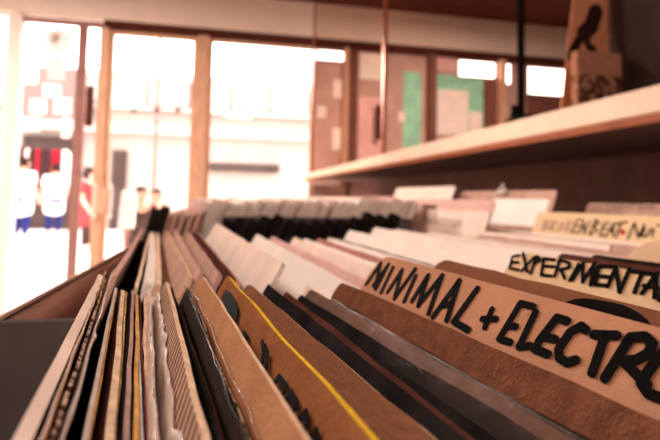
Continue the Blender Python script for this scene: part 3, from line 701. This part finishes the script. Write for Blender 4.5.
# lamp post with two arms
pl = aty(157, 110, 7.5)
lp = empty('lamp_post', (pl.x, 7.5, 0), 'slim street lamp post with a cross arm and two dark end lamps', 'lamp post')
part(MB().tube([(pl.x, 7.5, 0), (pl.x, 7.5, 3.6)], .03), 'post', 'stile_gray', lp, smooth=True)
part(MB().tube([aty(134, 110, 7.5), aty(178, 112, 7.5)], .014), 'cross_arm', 'stile_gray', lp)
for px in (134, 178):
    q = aty(px, 110.5, 7.5); part(MB().lathe((q.x, 7.5, q.z-.03), [(.012, 0), (.05, .02), (.05, .04), (.015, .065)], 12), 'lamp_head', 'metal_dark', lp)
part(MB().lathe((pl.x, 7.5, aty(157, 110, 7.5).z-.03), [(.04, 0), (.045, .03), (.04, .06)], 12), 'collar', 'metal_dark', lp)
# garment rail across the street
gx0, gx1 = aty(20, 160, 12.6).x, aty(68, 160, 12.6).x
gz = aty(44, 148, 12.6).z
gr = empty('garment_rail', (gx0, 12.6, 0), 'clothes rail outside the shop across the street', 'clothes rail')
part(MB().tube([(gx0, 12.6, gz), (gx1, 12.6, gz)], .02), 'rail', 'metal_dark', gr)
for x_ in (gx0, gx1):
    part(MB().tube([(x_, 12.6, 0), (x_, 12.6, gz)], .02), 'upright', 'metal_dark', gr)
ng = 9
cl = ['dark_cloth', 'pink_paper', 'dark_cloth', 'red_cloth', 'dark_cloth', 'dark_cloth', 'red_cloth', 'red_cloth', 'white_cloth']
nm = ['grey', 'pink', 'dark brown', 'crimson', 'dark', 'blackish', 'bright red', 'red', 'white']
for i in range(ng):
    xc = gx0+(gx1-gx0)*(i+.5)/ng; w = .1
    mb = MB(); mb.prism([(xc-.03, gz-.03), (xc+.03, gz-.03), (xc+w, gz-.1), (xc+w*.9, gz-.85), (xc-w*.9, gz-.85), (xc-w, gz-.1)], 'y', 12.5, 12.68)
    o = mb.obj('garment', cl[i], bevel=.02); tag(o, '%s garment hanging %s on the clothes rail across the street' % (nm[i], ['first', 'second', 'third', 'fourth', 'fifth', 'sixth', 'seventh', 'eighth', 'ninth'][i]), 'garment', 'garments on the rail')
    MB().tube([(xc, 12.6, gz+.02), (xc+.02, 12.6, gz), (xc, 12.6, gz-.04)], .008, 6).obj('hanger', 'metal_dark', o)
# notices and a round sticker on the inside of the door glass
for i, (a, b, c, d) in enumerate(((22, 36, 62, 84), (42, 60, 84, 97), (30, 46, 99, 114), (54, 71, 98, 114), (17, 41, 117, 131), (63, 72, 118, 138))):
    o = MB().box((X(a), 4.197, Z((a+b)/2, d)), (X(b), 4.2, Z((a+b)/2, c))).obj('paper_notice', 'backlit')
    tag(o, '%s on the entrance door glass' % ['highest white notice', 'white notice below the round sticker', 'square white notice second from the bottom', 'white notice beside the door stile', 'lowest and widest white notice', 'lowest narrow white notice'][i], 'notice', 'notices on the door glass')
q = aty(58, 41, 4.2); ang = [k*2*math.pi/28 for k in range(28)]
rs = MB().prism([(q.x+.1*math.cos(a), q.z+.1*math.sin(a)) for a in ang], 'y', 4.197, 4.2).obj('round_sticker', 'sticker_gray')
tag(rs, 'round grey sticker with a pale spot high on the entrance door glass', 'sticker')
MB().prism([(q.x-.02+.035*math.cos(a), q.z+.02+.045*math.sin(a)) for a in ang], 'y', 4.1955, 4.197).obj('pale_spot', 'backlit', rs)
MB().prism([(X(45), Z(54, 80)), (X(64), Z(54, 80)), (X(62), Z(54, 62)), (X(58), Z(54, 55)), (X(50), Z(54, 56)), (X(46), Z(54, 62))], 'y', 4.197, 4.2).obj('lower_patch', 'sticker_gray', rs)
part(MB().box((at14(14, 90).x, 13.9, 2.8), (at14(76, 90).x, 14.0, at14(40, 66).z)), 'side_wing', 'facade_rose', bd)
# ------------------------------------------------------------------ people
def skin_body(name, joints, edges, m, parent=None, sub=2, rs=1.0):
    me = bpy.data.meshes.new(name); me.from_pydata([j[0] for j in joints], edges, [])
    o = bpy.data.objects.new(name, me); COL.objects.link(o)
    md = o.modifiers.new('s', 'SKIN'); md.use_smooth_shade = True
    for i, j in enumerate(joints):
        r = j[1]; me.skin_vertices[0].data[i].radius = (r*rs, r*rs) if not isinstance(r, tuple) else (r[0]*rs, r[1]*rs)
    me.skin_vertices[0].data[0].use_root = True
    ss = o.modifiers.new('u', 'SUBSURF'); ss.levels = ss.render_levels = sub
    dg = bpy.context.evaluated_depsgraph_get(); nm_ = bpy.data.meshes.new_from_object(o.evaluated_get(dg))
    bpy.data.objects.remove(o); nm_.materials.clear(); nm_.materials.append(MT[m])
    o = bpy.data.objects.new(name, nm_); COL.objects.link(o)
    for p in nm_.polygons: p.use_smooth = True
    if parent: o.parent = parent
    return o
def person(loc, rz, label, top, legs, lean_=0.0, arms=.15, h=1.0):
    """standing figure facing local -y; lean_ bends the trunk forward"""
    RS = h/.95 if h < .7 else 1.0
    def T(p):
        x, y, z = p
        if z > .95:
            dz = z-.95; y2 = y*math.cos(lean_)-dz*math.sin(lean_); z = .95+dz*math.cos(lean_)+y*math.sin(lean_)*-1*0; y = y2
        return (x*h, y*h, z*h)
    J = [((0, 0, .95), (.15, .10)), ((0, 0, 1.15), (.135, .095)), ((0, 0, 1.36), (.17, .10)), ((0, 0, 1.47), .06), ((0, -.02, 1.56), (.075, .09)), ((0, -.02, 1.68), (.07, .085)), ((0, -.1, 1.585), .02)]
    E = [(0, 1), (1, 2), (2, 3), (3, 4), (4, 5), (4, 6)]
    for s in (-1, 1):
        b = len(J)
        J += [((s*.2, 0, 1.38), .055), ((s*.25, .02, 1.1), .045), ((s*.25, -arms, .88), .032), ((s*.25, -arms-.05, .8), (.025, .035))]
        E += [(2, b), (b, b+1), (b+1, b+2), (b+2, b+3)]
        b2 = len(J)
        for k in range(4): J.append(((s*(.235+.012*k), -arms-.075-.01*(k % 2), .745-.008*(k == 1)), .009)); E.append((b+3, b2+k))
        J.append(((s*.205, -arms-.09, .80), .010)); E.append((b+3, b2+4))
        b = len(J)
        J += [((s*.095, 0, .88), .085), ((s*.1, -.01, .48), .058), ((s*.1, .02, .09), .04), ((s*.11, -.12, .035), (.04, .03))]
        E += [(0, b), (b, b+1), (b+1, b+2), (b+2, b+3)]
    o = skin_body('person', [(T(p), r if not isinstance(r, tuple) else r) for p, r in J], E, 'skin', rs=RS)
    o.location = loc; o.rotation_euler = (0, 0, rz); tag(o, label, 'person')
    JT = [((0, 0, .86 if lean_ else .46), (.175, .13) if lean_ else (.24, .17)), ((0, 0, 1.0), (.17, .12) if lean_ else (.22, .15)), ((0, 0, 1.37), (.185, .115)), ((0, 0, 1.46), .075)]
    ET = [(0, 1), (1, 2), (2, 3)]
    for s in (-1, 1):
        b = len(JT); JT += [((s*.2, 0, 1.38), .075), ((s*.24, .015, 1.18), .068)]; ET += [(2, b), (b, b+1)]
    skin_body('shirt', [(T(p), r) for p, r in JT], ET, top, o, rs=RS)
    JL = [((0, 0, .93), (.16, .115))]; EL = []
    for s in (-1, 1):
        b = len(JL); JL += [((s*.095, 0, .86), .1), ((s*.1, -.01, .48), .075), ((s*.1, .02, .12), .06)]; EL += [(0, b), (b, b+1), (b+1, b+2)]
    skin_body('trousers', [(T(p), r) for p, r in JL], EL, legs, o, rs=RS)
    skin_body('hair', [(T((0, .02, 1.62)), (.09, .09)), (T((0, .0, 1.72)), (.085, .095)), (T((0, .07, 1.54)), .06)], [(0, 1), (0, 2)], 'hair', o, rs=RS)
    for s in (-1, 1):
        MB().lathe((T((s*.03, -.1, 1.625))[0], T((s*.03, -.1, 1.625))[1], T((s*.03, -.1, 1.625))[2]), [(.004, -.006), (.01, 0), (.004, .006)], 8).obj('eye', 'ink', o)
        q = T((s*.08, -.015, 1.61)); MB().lathe((q[0], q[1], q[2]-.025), [(.006, 0), (.016, .02), (.018, .035), (.008, .05)], 8).obj('ear', 'skin', o)
    q = T((0, -.1, 1.535)); MB().box((q[0]-.022, q[1]-.004, q[2]-.004), (q[0]+.022, q[1]+.006, q[2]+.004)).obj('mouth', 'rose', o)
    return o
pa = aty(30, 238, 11.4); pb = aty(54, 238, 12.0)
person((pa.x, 10.9, 0), math.pi*.9, 'person in a long white top and blue trousers nearer the white door frame', 'white_cloth', 'jeans', 0, .12, .95)
person((pb.x, 11.9, 0), math.pi*1.15, 'person in a white top standing in front of the red garments', 'white_cloth', 'jeans', 0, .2, .92)
pcx = aty(140, 215, 5.4)
person((pcx.x, 5.4, 0), .3, 'small child with dark hair and dark coat just outside the window', 'dark_cloth', 'dark_cloth', .05, .15, .61)
pdx = aty(156, 205, 5.9)
person((pdx.x, 5.9, 0), -.2, 'small child in a brown top a step farther outside the window', 'brown_dark', 'dark_cloth', .05, .15, .6)
prd = aty(89, 225, 9.0)
person((prd.x, 9.0, 0), 1.2, 'person in a red top seen between the door stile and the wooden post', 'street_red', 'dark_cloth', 0, .15, .8)
# white bag on the pavement stand outside
bx_ = aty(128, 205, 5.0)
bg = MB().prism([(bx_.x-.075, bx_.z-.22), (bx_.x+.06, bx_.z-.22), (bx_.x+.07, bx_.z+.12), (bx_.x-.05, bx_.z+.14)], 'y', 4.95, 5.03).obj('white_board', 'white_cloth', bevel=.01)
tag(bg, 'white board with green strip on a post outside the window', 'board')
MB().prism([(bx_.x+.03, bx_.z-.2), (bx_.x+.055, bx_.z-.2), (bx_.x+.06, bx_.z+.04), (bx_.x+.035, bx_.z+.04)], 'y', 4.944, 4.95).obj('green_strip', 'green', bg)
MB().tube([(bx_.x, 4.99, 0), (bx_.x, 4.99, bx_.z-.2)], .02).obj('board_post', 'stile_gray', bg)

# ------------------------------------------------------------------ light
wd = bpy.data.worlds.new('world'); sc.world = wd; wd.use_nodes = True
nt = wd.node_tree; bgn = nt.nodes['Background']; bgn.inputs[0].default_value = (1, .965, .94, 1); bgn.inputs[1].default_value = 8.0
sl = bpy.data.lights.new('sun', 'SUN'); sl.energy = 7.5; sl.angle = 5*D2R; sl.color = (1, .95, .9)
so = bpy.data.objects.new('sun', sl); COL.objects.link(so)
so.rotation_euler = Vector((.33, -1, -.28)).to_track_quat('-Z', 'Y').to_euler()
